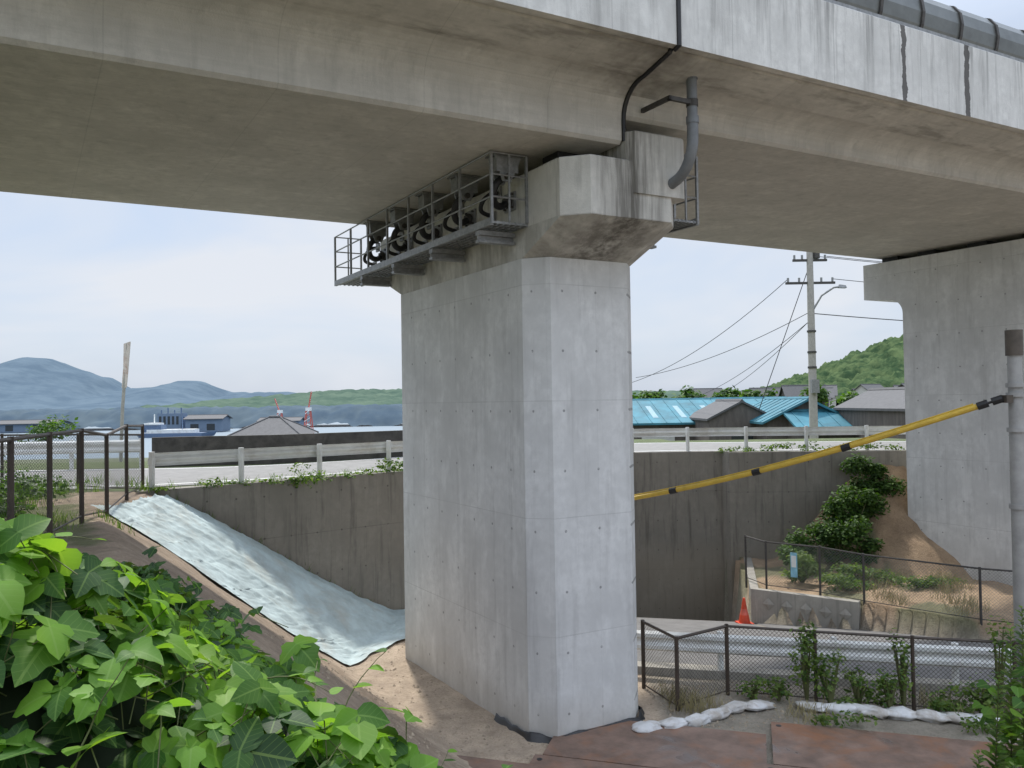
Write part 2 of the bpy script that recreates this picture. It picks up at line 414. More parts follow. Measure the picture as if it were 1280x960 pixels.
# ------------------------------------------------------------------ piers
def plan(s0,s1,t0,t1,c,z):
    return [(s0+c,t0,z),(s1-c,t0,z),(s1,t0+c,z),(s1,t1-c,z),(s1-c,t1,z),(s0+c,t1,z),(s0,t1-c,z),(s0,t0+c,z)]
b=B(st=True)
b.loft([plan(0,2.0,0,5.1,.3,-1.5),plan(0,2.0,0,5.1,.3,7.15)],0)
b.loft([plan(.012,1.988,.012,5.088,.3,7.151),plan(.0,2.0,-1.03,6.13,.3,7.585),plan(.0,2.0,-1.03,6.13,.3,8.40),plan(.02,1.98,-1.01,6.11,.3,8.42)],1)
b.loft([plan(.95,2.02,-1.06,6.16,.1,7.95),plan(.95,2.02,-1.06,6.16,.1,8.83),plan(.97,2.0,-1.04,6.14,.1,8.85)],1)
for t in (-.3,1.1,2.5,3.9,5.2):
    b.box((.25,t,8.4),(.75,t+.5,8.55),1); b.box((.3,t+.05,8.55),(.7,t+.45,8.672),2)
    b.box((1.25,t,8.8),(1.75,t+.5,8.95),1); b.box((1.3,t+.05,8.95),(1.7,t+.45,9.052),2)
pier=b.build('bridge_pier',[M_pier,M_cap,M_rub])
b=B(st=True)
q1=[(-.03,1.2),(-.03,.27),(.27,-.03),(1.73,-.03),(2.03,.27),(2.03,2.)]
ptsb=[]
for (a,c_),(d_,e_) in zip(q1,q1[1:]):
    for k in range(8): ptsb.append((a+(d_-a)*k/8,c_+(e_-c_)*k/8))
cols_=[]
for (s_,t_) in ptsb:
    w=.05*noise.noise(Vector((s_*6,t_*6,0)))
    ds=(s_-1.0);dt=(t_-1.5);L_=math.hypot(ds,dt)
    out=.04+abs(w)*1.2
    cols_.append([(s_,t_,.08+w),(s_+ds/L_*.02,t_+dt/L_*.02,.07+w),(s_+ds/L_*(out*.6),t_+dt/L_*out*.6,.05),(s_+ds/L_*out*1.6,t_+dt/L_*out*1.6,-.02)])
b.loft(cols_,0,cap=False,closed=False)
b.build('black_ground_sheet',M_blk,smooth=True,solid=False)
def farpier(name,s0,s1):
    b=B(st=True)
    P=[(4.69,-1.0),(4.69,7.35)]
    for i in range(1,9):
        a=i/8*math.pi/2; P.append((4.69+.42*(1-math.cos(a)),7.35+.42*math.sin(a)))
    P+=[(5.9,7.85),(5.9,8.88)]
    Q=[(4.73-t-.0,z) for t,z in P]
    poly=P+Q[::-1]
    b.loft([[(s0,t,z) for t,z in poly],[(s1,t,z) for t,z in poly]],0)
    for t in (-.3,1.1,2.5,3.9,5.0):
        b.box((s0+.3,t,8.87),(s1-.3,t+.5,9.052),1)
    return b.build(name,[M_pier,M_rub])
farpier('bridge_pier.001',15.0,16.9)
# ------------------------------------------------------------------ inspection walkways
def walkway(sout,sin,t0,t1,zf,name,brackets,H=1.0,rr=.014):
    b=B(st=True)
    lo,hi=min(sout,sin),max(sout,sin)
    for k in range(7):
        s=lo+(hi-lo)*k/6
        b.box((s-.012,t0,zf-.05),(s+.012,t1,zf),0)
    t=t0
    while t<t1: b.box((lo,t,zf-.04),(hi,t+.02,zf-.01),0); t+=.15
    b.box((sout-.025,t0,zf-.07),(sout+.025,t1,zf+.04),0)
    n=int((t1-t0)/1.1)+1
    for i in range(n+1):
        t=t0+(t1-t0)*i/n
        b.box((sout-.018,t-.018,zf-.05),(sout+.018,t+.018,zf+H),0)
    for z in (.35*H,.68*H,H):
        b.tube([(sout,t0,zf+z),(sout,t1,zf+z)],rr,6,0)
        b.tube([(sout,t0,zf+z),(sin,t0,zf+z)],rr,6,0)
        b.tube([(sout,t1,zf+z),(sin,t1,zf+z)],rr,6,0)
    for t in (t0,t1): 
        b.box((sin-.018,t-.018,zf),(sin+.018,t+.018,zf+H),0)
        b.box(((sin+sout)/2-.012,t-.012,zf),((sin+sout)/2+.012,t+.012,zf+H),0)
    for t in brackets:
        b.box((lo-.02,t-.06,zf-.15),(hi,t+.06,zf-.082),0); b.box((lo-.02,t-.012,zf-.22),(hi,t+.012,zf-.15),0)
        b.box((lo-.02,t-.06,zf-.26),(hi,t+.06,zf-.22),0)
    return b.build(name,[M_galv])
walkway(-.60,-.02,.10,6.9,7.64,'inspection_walkway',(.5,2.1,3.7,5.3))
walkway(2.5,2.05,-.7,6.3,7.75,'inspection_walkway.001',(.3,2.5,4.6))
b=B(st=True)
for t in (.3,1.55,2.8,4.05,5.3):
    b.box((-.50,t-.16,8.64),(-.03,t+.16,8.668),0)
    for dt in (-.10,.10):
        b.loft([[( -.04,t+dt-.01,8.64),(-.48,t+dt-.01,8.64),(-.36,t+dt-.01,8.26),(-.22,t+dt-.01,8.26)],
                [( -.04,t+dt+.01,8.64),(-.48,t+dt+.01,8.64),(-.36,t+dt+.01,8.26),(-.22,t+dt+.01,8.26)]],0)
    b.box((-.46,t-.115,8.40),(-.10,t+.115,8.62),0)
    b.tube([(-.29,t-.15,8.33),(-.29,t+.15,8.33)],.045,10,2)
    b.tube(curve([(-.29,t,8.34),(-.40,t+.02,8.24),(-.42,t+.08,8.10),(-.34,t+.17,7.99),(-.20,t+.24,7.97),(-.08,t+.27,8.04),(.01,t+.27,8.07)]),.055,10,1)
    b.tube([(-.10,t+.27,8.03),(-.03,t+.27,8.07)],.085,10,2)
    b.box((-.035,t+.12,7.92),(-.003,t+.42,8.20),0)
    b.tube(curve([(.01,t+.62,8.28),(-.14,t+.63,8.26),(-.26,t+.68,8.14),(-.24,t+.76,8.0),(.01,t+.80,7.94)]),.035,10,1)
    b.box((-.035,t+.54,8.20),(-.003,t+.70,8.38),0);b.box((-.035,t+.72,7.86),(-.003,t+.90,8.02),0)
    for dt,dz in ((.16,7.96),(.38,7.96),(.16,8.16),(.38,8.16)): b.tube([(-.07,t+dt,dz),(-.03,t+dt,dz)],.018,6,2)
b.build('cable_restrainer',[M_galv,M_rub,M_dkst],autosm=True)
# drain pipe
b=B(st=True)
b.tube([(1.7,-1.5,9.66),(1.7,-1.5,8.97)],.072,14,0)
b.tube([(1.7,-1.5,9.0),(1.7,-1.5,8.9)],.088,14,0)
b.tube([(1.7,-1.5,9.6),(1.7,-1.5,9.53)],.085,14,0)
c=[(1.7,-1.5,8.92),(1.7,-1.5,8.72)]
for i in range(1,9):
    a=i/8*1.35; c.append((1.7,-1.5+.42*(1-math.cos(a)),8.72-.55*math.sin(a)))
c.append((1.7,-1.0,8.13))
b.tube(c,.078,14,0)
b.box((1.25,-1.55,9.16),(1.66,-1.5,9.22),1); b.box((1.25,-1.55,9.16),(1.30,-.95,9.22),1)
b.tube([(1.7,-1.5,9.24),(1.7,-1.5,9.14)],.082,14,1)
b.build('drain_pipe',[M_pvc,M_dkst],autosm=True)
# ------------------------------------------------------------------ walls & roads
def path_len(P):
    L=[0]
    for a,c in zip(P,P[1:]): L.append(L[-1]+math.dist(a,c))
    return L
def wall(name,P,z0,z1,th,mat):
    b=B();L=path_len(P);n=len(P)
    nr=[]
    for i in range(n):
        a=P[max(i-1,0)];c=P[min(i+1,n-1)];d=Vector((c[0]-a[0],c[1]-a[1])).normalized();nr.append((-d.y,d.x))
    f0=(lambda i:z0) if not callable(z0) else (lambda i:z0(*P[i])); f1=(lambda i:z1) if not callable(z1) else (lambda i:z1(*P[i]))
    rings=[]
    for i in range(n):
        rings.append([(P[i][0]+nr[i][0]*off,P[i][1]+nr[i][1]*off,zf(i)) for off,zf in ((0,f0),(0,f1),(th,f1),(th,f0))])
    vs=[p for r in rings for p in r];locs=[(0,L[i]+.15*(k>1),vs[i*4+k][2]) for i in range(n) for k in range(4)]
    fs=[(k*4+i,k*4+(i+1)%4,(k+1)*4+(i+1)%4,(k+1)*4+i) for k in range(n-1) for i in range(4)]
    fs+=[(0,1,2,3),tuple((n-1)*4+i for i in (3,2,1,0))]
    b.add(vs,fs,0,locs)
    return b.build(name,mat)
WP=[p for p in WALL if -8<p[0]<21]
fine=[]
for a,c in zip(WP,WP[1:]):
    k=max(1,int(math.dist(a,c)/1.0))
    for i in range(k): fine.append((a[0]+(c[0]-a[0])*i/k,a[1]+(c[1]-a[1])*i/k))
fine.append(WP[-1])
wall('retaining_wall',fine,-3.2,3.36,.35,M_wall)
def sheet(name,rows,mat):
    b=B();m=len(rows[0])
    b.add([p for r in rows for p in r],[(j*m+i,j*m+i+1,(j+1)*m+i+1,(j+1)*m+i) for j in range(len(rows)-1) for i in range(m-1)])
    return b.build(name,mat,smooth=True,solid=False)
xs=[-60+i*1.0 for i in range(110)]
def smoothY(x):
    return sum(wallY(x+k*.5) for k in range(-4,5))/9
sheet('upper_road',[[(x,smoothY(x)+o,3.312) for x in xs] for o in (1.1,3,5,6.6)],M_asphd)
bl=B()
for o in (1.5,6.2):
    for x,x2 in zip(xs,xs[1:]):
        bl.add([(x,smoothY(x)+o,3.317),(x2,smoothY(x2)+o,3.317),(x2,smoothY(x2)+o+.15,3.317),(x,smoothY(x)+o+.15,3.317)],[(0,1,2,3)])
bl.build('road_edge_line',M_white,solid=False)
P=[(-10.2,22.6),(-9.4,22.9),(-7,23.2),(-4,25),(-1.5,27.0),(1.5,29)]
wall('parapet_wall',P,2.8,4.14,.25,M_blkwall)
def yend(x):
    if x<5.95: return wallY(x)-.02
    if x<8: return 20.25+(18.8-20.25)*(x-5.95)/2.05-.05
    if x<9.9: return 18.8+(17-18.8)*(x-8)/1.9-.05
    return max(17+(13.5-17)*(x-9.9)/6.1,13.5)-.05
rows=[]
xs2=[2.0+i*.25 for i in range(52)]
for k in range(25):
    r=[]
    for x in xs2:
        y0=YG(x)+.35;y=y0+(yend(x)-y0)*k/24; r.append((x,y,h(x,y,False)+.03 if not inpoly(x,y,RAISE) else .16))
    rows.append(r)
sheet('lower_road',rows,M_asph)
wall('concrete_kerb',[(1.9,YG(1.9)-.12),(4,YG(4)-.12),(8,YG(8)-.12),(13,YG(13)-.12)],-.3,.14,.3,M_wallL)
P=[(6.9,24.2),(5.92,20.22),(7.98,18.72)]
wall('low_block_wall',P,-2.4,.2,.22,M_wallL)
b=B()
for i in range(5):
    f=(i+.5)/5.6+.08
    x=5.93+2.05*f;y=20.2-1.5*f
    ux,uy=.808,-.588; nx_,ny_=-.588,-.808
    zc=-.12; w=.15
    c0=(x+nx_*.006,y+ny_*.006)
    b.add([(c0[0]-ux*w,c0[1]-uy*w,zc),(c0[0],c0[1],zc-w),(c0[0]+ux*w,c0[1]+uy*w,zc),(c0[0],c0[1],zc+w),(c0[0]+nx_*.05,c0[1]+ny_*.05,zc)],[(0,1,4),(1,2,4),(2,3,4),(3,0,4)])
b.build('diamond_block_facing',M_wallL)
# ------------------------------------------------------------------ guardrails
def resample(P,step):
    L=path_len(P);n=max(1,round(L[-1]/step));o=[]
    for i in range(n+1):
        d=L[-1]*i/n
        for k in range(len(P)-1):
            if d<=L[k+1]+1e-6:
                f=(d-L[k])/(L[k+1]-L[k]);o.append((P[k][0]+(P[k+1][0]-P[k][0])*f,P[k][1]+(P[k+1][1]-P[k][1])*f));break
    return o
def guardrail(name,P,zf,step=1.9,H=.78,side=1,k=1.):
    b=B();Q=resample(P,step)
    for x,y in Q:
        z=zf(x,y); b.tube([(x,y,z-.3),(x,y,z+H+.03)],.057,10,0)
        b.obox((x,y),(1,0),.09,.16,z+H-.22,z+H-.1,0)
    Q2=resample(P,.6)
    prof=[(0,0),(.05,.04*k),(.05,.10*k),(.0,.155*k),(.0,.195*k),(.05,.25*k),(.05,.31*k),(0,.35*k)]
    rings=[]
    for i,(x,y) in enumerate(Q2):
        a=Q2[max(i-1,0)];c=Q2[min(i+1,len(Q2)-1)];d=Vector((c[0]-a[0],c[1]-a[1])).normalized();n=Vector((d.y,-d.x))*side
        z=zf(x,y)+H-.35*k
        pr=[(o+.075,zz) for o,zz in prof]+[(o+.065,zz) for o,zz in prof[::-1]]
        rings.append([(x+n.x*o,y+n.y*o,z+zz) for o,zz in pr])
    b.loft(rings,0)
    return b.build(name,M_white,autosm=True)
G=[(-7.2,15.95),(-5.4,17.35),(-2.9,19.35),(0.4,22.6),(2.6,24.6),(4.2,25.2),(6.6,25.0),(8.6,24.6),(11.6,24.3),(16,23.2)]
guardrail('guardrail',G,lambda x,y:3.3,1.75,.78,k=.75,side=-1)
guardrail('guardrail.001',[(1.8,YG(1.8)),(4.2,YG(4.2)),(8.6,YG(8.6)),(13,YG(13))],lambda x,y:.0,1.9,.78)
guardrail('guardrail.002',[(-40,20.0),(-18,21.6),(-10.4,22.4)],lambda x,y:3.3,1.9,.8,side=1)
# ------------------------------------------------------------------ fences
def fence(name,P,zf,H=1.2,step=1.8,mf=M_brown,mc=M_chain,pr=.03,exact=False):
    b=B();Q=P if exact else resample(P,step);L=path_len(Q)
    for (x,y) in Q:
        z=zf(x,y);b.tube([(x,y,z-.2),(x,y,z+H+.03)],pr,8,0)
    b.tube([(x,y,zf(x,y)+H) for x,y in Q],pr*.75,6,0)
    b.tube([(x,y,zf(x,y)+.07) for x,y in Q],pr*.35,5,0)
    for i in range(len(Q)-1):
        (x0,y0),(x1,y1)=Q[i],Q[i+1];z0=zf(x0,y0);z1=zf(x1,y1)
        b.add([(x0,y0,z0+.05),(x1,y1,z1+.05),(x1,y1,z1+H),(x0,y0,z0+H)],[(0,1,2,3)],1,[(L[i],0,.05),(L[i+1],0,.05),(L[i+1],0,H),(L[i],0,H)])
    return b.build(name,[mf,mc],solid=False)
fence('chain_link_fence',[(-4.45,5.6),(-5.0,7.3),(-5.9,10.3),(-7.45,16.1)],lambda x,y:h(x,y,False)+.03,1.3,1.6,pr=.034)
fence('chain_link_fence.001',[(-7.45,16.1),(-9.5,17.0),(-14,17.6),(-24,17.6)],lambda x,y:3.3,1.15,1.9)
fence('chain_link_fence.002',[(2.2,13.95),(2.58,12.95),(3.56,13.6)],lambda x,y:0,1.15,exact=True,pr=.035)
fence('chain_link_fence.003',[(3.56,13.6),(4.9,13.2),(6.3,12.8),(7.7,12.45),(9.4,12.0),(11,11.6)],lambda x,y:0,1.15,exact=True)
fence('chain_link_fence.004',[(6.1,21.2),(6.35,20.3),(7.4,19.5),(8.2,18.9),(9.95,17.2),(11.5,16.3),(13.5,15.1)],lambda x,y:.2 if x<8 else .12,1.15,exact=True,mf=M_dkst,mc=M_chaing,pr=.028)
b=B();b.obox((6.9,19.86),(.8,-.6),.16,.02,.55,1.15,0);b.obox((6.89,19.845),(.8,-.6),.11,.02,.8,1.08,1)
b.build('notice_board',[simple('sign_blue',(.25,.5,.62),.5),M_white])
# ------------------------------------------------------------------ slope sheet
rows=[]
NJ,NI=150,70
for j in range(NJ+1):
    p=j/NJ;r=[]
    for i in range(NI+1):
        q=i/NI
        A=(-6.95+3.75*p+.10*noise.noise(Vector((p*9,1,0)))+.08*noise.noise(Vector((p*40,1,0))),13.15+2.0*p+.16*noise.noise(Vector((p*14,0,0)))+(.28*abs(noise.noise(Vector((p*5,7,0))))))
        xw=-6.85+6.6*p**1.25; Bq=(xw,wallY(xw)-.06)
        x=A[0]+(Bq[0]-A[0])*q; y=A[1]+(Bq[1]-A[1])*q
        if j>NJ-8: x+=.25*noise.noise(Vector((q*11,3,0)))*(j-NJ+8)/8
        a_=q*16+1.6*noise.noise(Vector((p*3,q*4,0)))
        w=.035*(1-abs(math.sin(a_)))**3+.03*(1-abs(noise.noise(Vector((p*22,q*30,1)))*2))**4*.8+.02*noise.noise(Vector((p*50,q*45,4)))+.03*noise.noise(Vector((p*8,q*6,4)))
        edge=min(1,q*6+.3,(1-p)*6+.3)
        r.append((x,y,h(x,y,False)+.035+(w+.03)*edge))
    rows.append(r)
sheet('slope_protection_sheet',rows,M_tarp)
# ------------------------------------------------------------------ steel plates
b=B()
u=Vector((.956,-.292));v=Vector((-.292,-.956))
for i in range(-2,3):
    for k in range(4):
        off=(.60*3.0*(-i-.7) if i<0 else 0)
        c=Vector((3.85,12.35))+u*(3.05*i+1.52+U(-.12,.12))+v*(off+1.53*k+.75)
        an=U(-.02,.02)
        z=.05+U(0,.014)+(k%2)*.016
        dd=Vector((u.x*math.cos(an)-u.y*math.sin(an),u.x*math.sin(an)+u.y*math.cos(an)))
        b.obox((c.x,c.y),dd,3.0+U(-.02,.02),1.48+U(-.01,.01),z-.024,z,0)
        for sx_,sy_ in ((-1.4,.6),(1.4,-.6)):
            hc=c+dd*sx_+Vector((-dd.y,dd.x))*sy_
            b.tube([(hc.x,hc.y,z),(hc.x,hc.y,z+.004)],.04,10,1)
b.build('steel_road_plates',[M_rust,M_blk])
b=B()
SB=resample([(1.95,12.15),(2.7,12.35),(3.5,12.9),(4.25,13.0),(5.2,12.75),(6.3,12.42),(7.2,12.25)],.42)
for i,(x,y) in enumerate(SB):
    if i%9==6: continue
    nx=SB[min(i+1,len(SB)-1)];pv=SB[max(i-1,0)];an=math.atan2(nx[1]-pv[1],nx[0]-pv[0])+U(-.25,.25)
    bm=bmesh.new();bmesh.ops.create_icosphere(bm,subdivisions=3,radius=1)
    L=U(.22,.30);Wd=U(.12,.17);Hh=U(.05,.09);vs=[]
    for q in bm.verts:
        p=q.co; k=1+.3*noise.noise(p*1.7+Vector((i*3.1,0,0)))+.24*noise.noise(p*5+Vector((i,2,0)))
        px=max(-1,min(1,p.x*1.15))*L*k;py=p.y*Wd*k;pz=p.z*Hh*k
        vs.append((x+px*math.cos(an)-py*math.sin(an),y+px*math.sin(an)+py*math.cos(an),.06+pz))
    b.add(vs,[tuple(w.index for w in f.verts) for f in bm.faces]);bm.free()
b.build('sandbags',M_bag,smooth=True)
def cone(x,y):
    z=h(x,y,False)+.03;b=B();b.obox((x,y),(1,.2),.34,.34,z,z+.03,0)
    ring=lambda r,zz:[(x+r*math.cos(k*math.pi/8),y+r*math.sin(k*math.pi/8),zz) for k in range(16)]
    b.loft([ring(.14,z+.03),ring(.105,z+.22)],0);b.loft([ring(.105,z+.221),ring(.07,z+.36)],1);b.loft([ring(.07,z+.361),ring(.03,z+.62)],0)
    b.build('traffic_cone',[M_cone,simple('cone_band',(.6,.12,.08),.4)],autosm=True)
cone(5.6,19.7)
# ------------------------------------------------------------------ steel pole + covered cable
PX,PY=7.9,12.55
b=B()
b.tube([(PX,PY,-.3),(PX,PY,6.0)],[.12,.10],16,0)
b.tube([(PX,PY,5.6),(PX,PY,6.0)],.125,16,1)
for z in (4.4,4.95,5.1,3.2): b.tube([(PX,PY,z),(PX,PY,z+.07)],.135,16,0)
b.box((PX-.2,PY-.1,4.86),(PX-.1,PY+.1,4.98),1)
b.build('steel_pole',[simple('pole_galvanised',(.33,.33,.32),.6,.2,.15,5),simple('pole_cap_brown',(.09,.075,.06),.7)],autosm=True)
b=B()
A=Vector((PX-.2,PY,4.93));E=Vector((1.1,17.3,2.65))
def cab(f): 
    p=A.lerp(E,f);p.z-=.2*math.sin(math.pi*f);return p
b.tube([cab(i/40) for i in range(0,3)],.02,8,1)
b.tube([cab(.03+.97*i/40) for i in range(0,41)],.048,10,0)
for f in (.0,.025,.28,.475,.68,.85): b.tube([cab(f),cab(f+.009),cab(f+.018)],.064,10,1)
b.tube([cab(.05+.95*i/40)+Vector((0,.0,.062)) for i in range(0,41)],.014,6,0)
b.build('covered_power_cable',[M_yel,M_rub],autosm=True)
# ------------------------------------------------------------------ utility pole
b=B();px,py=15.8,42.
b.tube([(px,py,0),(px,py,12.7)],[.24,.16],14,0)
for z,w in ((12.2,.9),(11.0,1.3)):
    b.box((px-w,py-.06,z-.06),(px+w,py+.06,z+.06),1)
    for k in (-.9,-.45,.45,.9): b.tube([(px+w*k,py,z+.06),(px+w*k,py,z+.28)],.06,8,2)
b.tube([(px+.35,py,12.3),(px+.35,py,12.9)],.18,10,1)
b.tube([(px+.1,py-.1,9.6),(px+.5,py-.2,10.3),(px+1.1,py-.3,10.7),(px+1.5,py-.3,10.75)],.05,8,2)
b.loft([[(px+1.35,py-.42,10.68),(px+1.75,py-.45,10.66),(px+1.75,py-.15,10.66),(px+1.35,py-.18,10.68)],[(px+1.4,py-.38,10.85),(px+1.7,py-.4,10.8),(px+1.7,py-.2,10.8),(px+1.4,py-.22,10.85)]],2)
for z in (6.5,7.3,8.4): b.tube([(px,py,z),(px,py,z+.1)],.235,12,1)
b.box((px-.2,py-.42,5.2),(px+.2,py-.2,5.9),2)
b.build('utility_pole',[M_conp,M_dkst,M_galv],autosm=True)
b=B()
def wire(p,q,sag,r=.018):
    p=Vector(p);q=Vector(q);b.tube([p.lerp(q,i/20)-Vector((0,0,sag*4*(i/20)*(1-i/20))) for i in range(21)],r,5,0)
wire((px-1.2,py,11.2),(7.5,62,5.9),1.0)
wire((px-.2,py,9.4),(9,58,6.6),.5); wire((px-.2,py,8.9),(20,82,4.9),.6);wire((px-.2,py,8.9),(17,78,4.9),.6)
wire((px+.9,py,12.4),(60,52,14),1.2); wire((px+.4,py,12.4),(60,50,13.4),1.2); wire((px+1.2,py,11.2),(60,50,12.3),1.2); wire((px,py,9.4),(50,45,8.6),.6,.025)
wire((px,py,12.0),(px-2.6,py+1,4.2),0,.022)
b.build('overhead_wires',M_rub)
# ------------------------------------------------------------------ buildings
def gable(name,cx,cy,L,D,eave,ridge,ang,mw,mr,base=0.,over=.5,doors=(),sky=0,seams=True):
    b=B();ca,sa=math.cos(ang),math.sin(ang)
    T=lambda x,y,z:(cx+x*ca-y*sa,cy+x*sa+y*ca,z)
    l,d=L/2,D/2
    for sx in (-1,1):
        b.add([T(sx*l,-d,base),T(sx*l,d,base),T(sx*l,d,eave),T(sx*l,0,ridge),T(sx*l,-d,eave)],[(0,1,2,3,4)],0)
    for sy in (-1,1): b.add([T(-l,sy*d,base),T(l,sy*d,base),T(l,sy*d,eave),T(-l,sy*d,eave)],[(0,1,2,3)],0)
    sl=(ridge-eave)/d
    for sy in (-1,1):
        e=d+over; ze=eave-over*sl
        lo=l+over
        b.add([T(-lo,0,ridge+.02),T(lo,0,ridge+.02),T(lo,sy*e,ze+.02),T(-lo,sy*e,ze+.02),T(-lo,0,ridge+.2),T(lo,0,ridge+.2),T(lo,sy*e,ze+.2),T(-lo,sy*e,ze+.2)],
              [(0,1,2,3),(4,5,6,7),(0,1,5,4),(1,2,6,5),(2,3,7,6),(3,0,4,7)],1)
        n=int(L/1.2) if seams else 0
        for i in range(n):
            x=-lo+(i+.5)*2*lo/n
            b.add([T(x-.03,0,ridge+.2),T(x+.03,0,ridge+.2),T(x+.03,sy*e,ze+.2),T(x-.03,sy*e,ze+.2),T(x-.03,0,ridge+.25),T(x+.03,0,ridge+.25),T(x+.03,sy*e,ze+.25),T(x-.03,sy*e,ze+.25)],
              [(4,5,6,7),(0,1,5,4),(1,2,6,5),(2,3,7,6),(3,0,4,7)],1)
        for i in range(sky):
            x=-lo+(i+.5)*2*lo/sky
            y0,y1=sy*e*.3,sy*e*.8
            zz=lambda y:ridge-abs(y)*sl+.225
            b.add([T(x-.25,y0,zz(y0)),T(x+.25,y0,zz(y0)),T(x+.25,y1,zz(y1)),T(x-.25,y1,zz(y1))],[(0,1,2,3)],2)
    b.add([T(-l-over,-.15,ridge+.17),T(l+over,-.15,ridge+.17),T(l+over,.15,ridge+.17),T(-l-over,.15,ridge+.17),T(-l-over,0,ridge+.34),T(l+over,0,ridge+.34)],[(0,1,5,4),(1,2,5),(2,3,4,5),(3,0,4),(0,3,2,1)],1)
    for (side,p,w,z0,z1,mi) in doors:
        if side=='y': 
            P=[T(p-w/2,-d-.05,z0),T(p+w/2,-d-.05,z0),T(p+w/2,-d-.05,z1),T(p-w/2,-d-.05,z1)]
            P2=[T(p-w/2,-d+.02,z0),T(p+w/2,-d+.02,z0),T(p+w/2,-d+.02,z1),T(p-w/2,-d+.02,z1)]
        else:
            sg=-1 if side=='x-' else 1
            P=[T(sg*(l+.05),p-w/2,z0),T(sg*(l+.05),p+w/2,z0),T(sg*(l+.05),p+w/2,z1),T(sg*(l+.05),p-w/2,z1)]
            P2=[T(sg*(l-.02),p-w/2,z0),T(sg*(l-.02),p+w/2,z0),T(sg*(l-.02),p+w/2,z1),T(sg*(l-.02),p-w/2,z1)]
        b.add(P+P2,[(0,1,2,3),(0,1,5,4),(1,2,6,5),(2,3,7,6),(3,0,4,7)],mi)
    return b.build(name,[mw,mr,M_tealL,M_glass,M_ltwall],solid=False)
gable('warehouse',17,80,20,15,2.8,4.75,.02,M_wood,M_teal,sky=8,doors=[('y',-4,3,.3,2.2,4),('y',3,3,.3,2.2,4)])
gable('warehouse',23.6,69,10,6.5,3.1,4.7,math.pi/2,M_wood,M_teal,doors=[('x-',0,2.4,0,2.3,3)])
gable('warehouse',19.2,71,8,5.5,3.2,4.6,math.pi/2,M_wood,M_grroof,over=.2,seams=False,doors=[('x-',0,1.8,0,2,3)])
w3=gable('warehouse',29.0,58,12,5.6,4.0,5.3,math.pi/2+.05,M_wood,M_grroof,over=.2,seams=False,doors=[('x-',-1.2,1.6,0,2.3,4)])
gable('warehouse',25.0,64,6,6.6,2.3,3.7,0.05,M_wood,M_teal)
gable('warehouse',38,66,14,8,4.4,5.9,math.pi/2,M_wood,M_grroof,over=.2,seams=False,doors=[('x-',0,3,0,2.4,4)])
cu=bpy.data.curves.new('number_marking','FONT');cu.body='3';cu.size=1.4;cu.align_x='CENTER';cu.extrude=.02
to=bpy.data.objects.new('number_marking',cu);scene.collection.objects.link(to);cu.materials.append(M_ltwall)
to.location=(29.3,51.85,3.5);to.rotation_euler=(math.pi/2,0,.05);to.parent=w3
for i in range(22):
    x=U(60,170);y=U(160,300)
    gable('house',x,y,U(7,12),U(6,8),U(4.5,6),U(7,8.5),U(-.6,.6),M_ltwall if i%3 else M_wood,M_grroof,seams=False,doors=[('y',-2,1.5,1,2.3,3),('y',1.5,1.5,1,2.3,3)])
b=B();cx,cy=-22.3,75
b.box((cx-2.6,cy-2.6,0),(cx+2.6,cy+2.6,2.4),0)
for x in (-1.6,.2,1.6): b.box((cx+x-.4,cy-2.64,1.0),(cx+x+.4,cy-2.5,2.),2)
e=[(cx-3.3,cy-3.2,2.3),(cx+3.3,cy-3.2,2.3),(cx+3.3,cy+3.2,2.3),(cx-3.3,cy+3.2,2.3),(cx-.5,cy,3.9),(cx+.5,cy,3.9)]
b.add(e,[(0,1,5,4),(1,2,5),(2,3,4,5),(3,0,4),(0,3,2,1)],1)
b.tube([e[4],e[5]],.14,8,1)
for a,c in ((0,4),(3,4),(1,5),(2,5)): b.tube([e[a],e[c]],.09,8,1)
b.build('hip_roof_house',[M_ltwall,M_grroof,M_glass])
b=B();x,y=-19.4,40.
b.tube([(x-.3,y,0),(x-.1,y,5.0),(x+.15,y,8.2)],[.09,.08,.07],10,0)
b.loft([[(x-.12,y-.05,6.0),(x+.10,y-.05,6.0),(x+.10,y+.05,6.0),(x-.12,y+.05,6.0)],[(x-.02,y-.08,7.0),(x+.18,y-.08,7.0),(x+.18,y+.08,7.0),(x-.02,y+.08,7.0)],[(x+.0,y-.06,8.2),(x+.30,y-.06,8.3),(x+.30,y+.06,8.3),(x+.0,y+.06,8.2)]],1)
b.build('banner_pole',[M_conp,simple('banner_cloth',(.62,.55,.5),.7,0,.15,5,dirt=((.4,.2,.14),.7))],autosm=True)
def crane(x,y,ht,lean):
    b=B();
    for dx,dy in ((-1,-1),(1,-1),(1,1),(-1,1)): b.tube([(x+dx*.8,y+dy*.8,-1),(x+dx*.35,y+dy*.35,ht*.55)],.09,6,0)
    for k in range(6):
        z=ht*.09*k;b.tube([(x-.75+.07*k,y-.75,z),(x+.7-.07*k,y-.75,z+ht*.09)],.06,5,1 if k%2 else 0)
    b.box((x-.4,y-.5,ht*.53),(x+.5,y+.5,ht*.53+.6),1)
    for dy in (-.2,.2): b.tube([(x,y+dy,ht*.55),(x+lean,y+dy,ht)],.08,6,0)
    for k in range(8): 
        f=k/8;b.tube([(x+lean*f,y-.2,ht*(.55+.45*f)),(x+lean*(f+.1),y+.2,ht*(.55+.45*(f+.1)))],.05,5,1)
    b.build('harbour_crane',[M_red,M_white])
crane(-48,165,6.4,-1.0);crane(-37,145,7.4,.6)
b=B();x,y=-72,172
hull=lambda z,k:[(x-8*k,y-2,z),(x+6*k,y-2,z),(x+8.5*k,y,z+.3),(x+6*k,y+2,z),(x-8*k,y+2,z)]
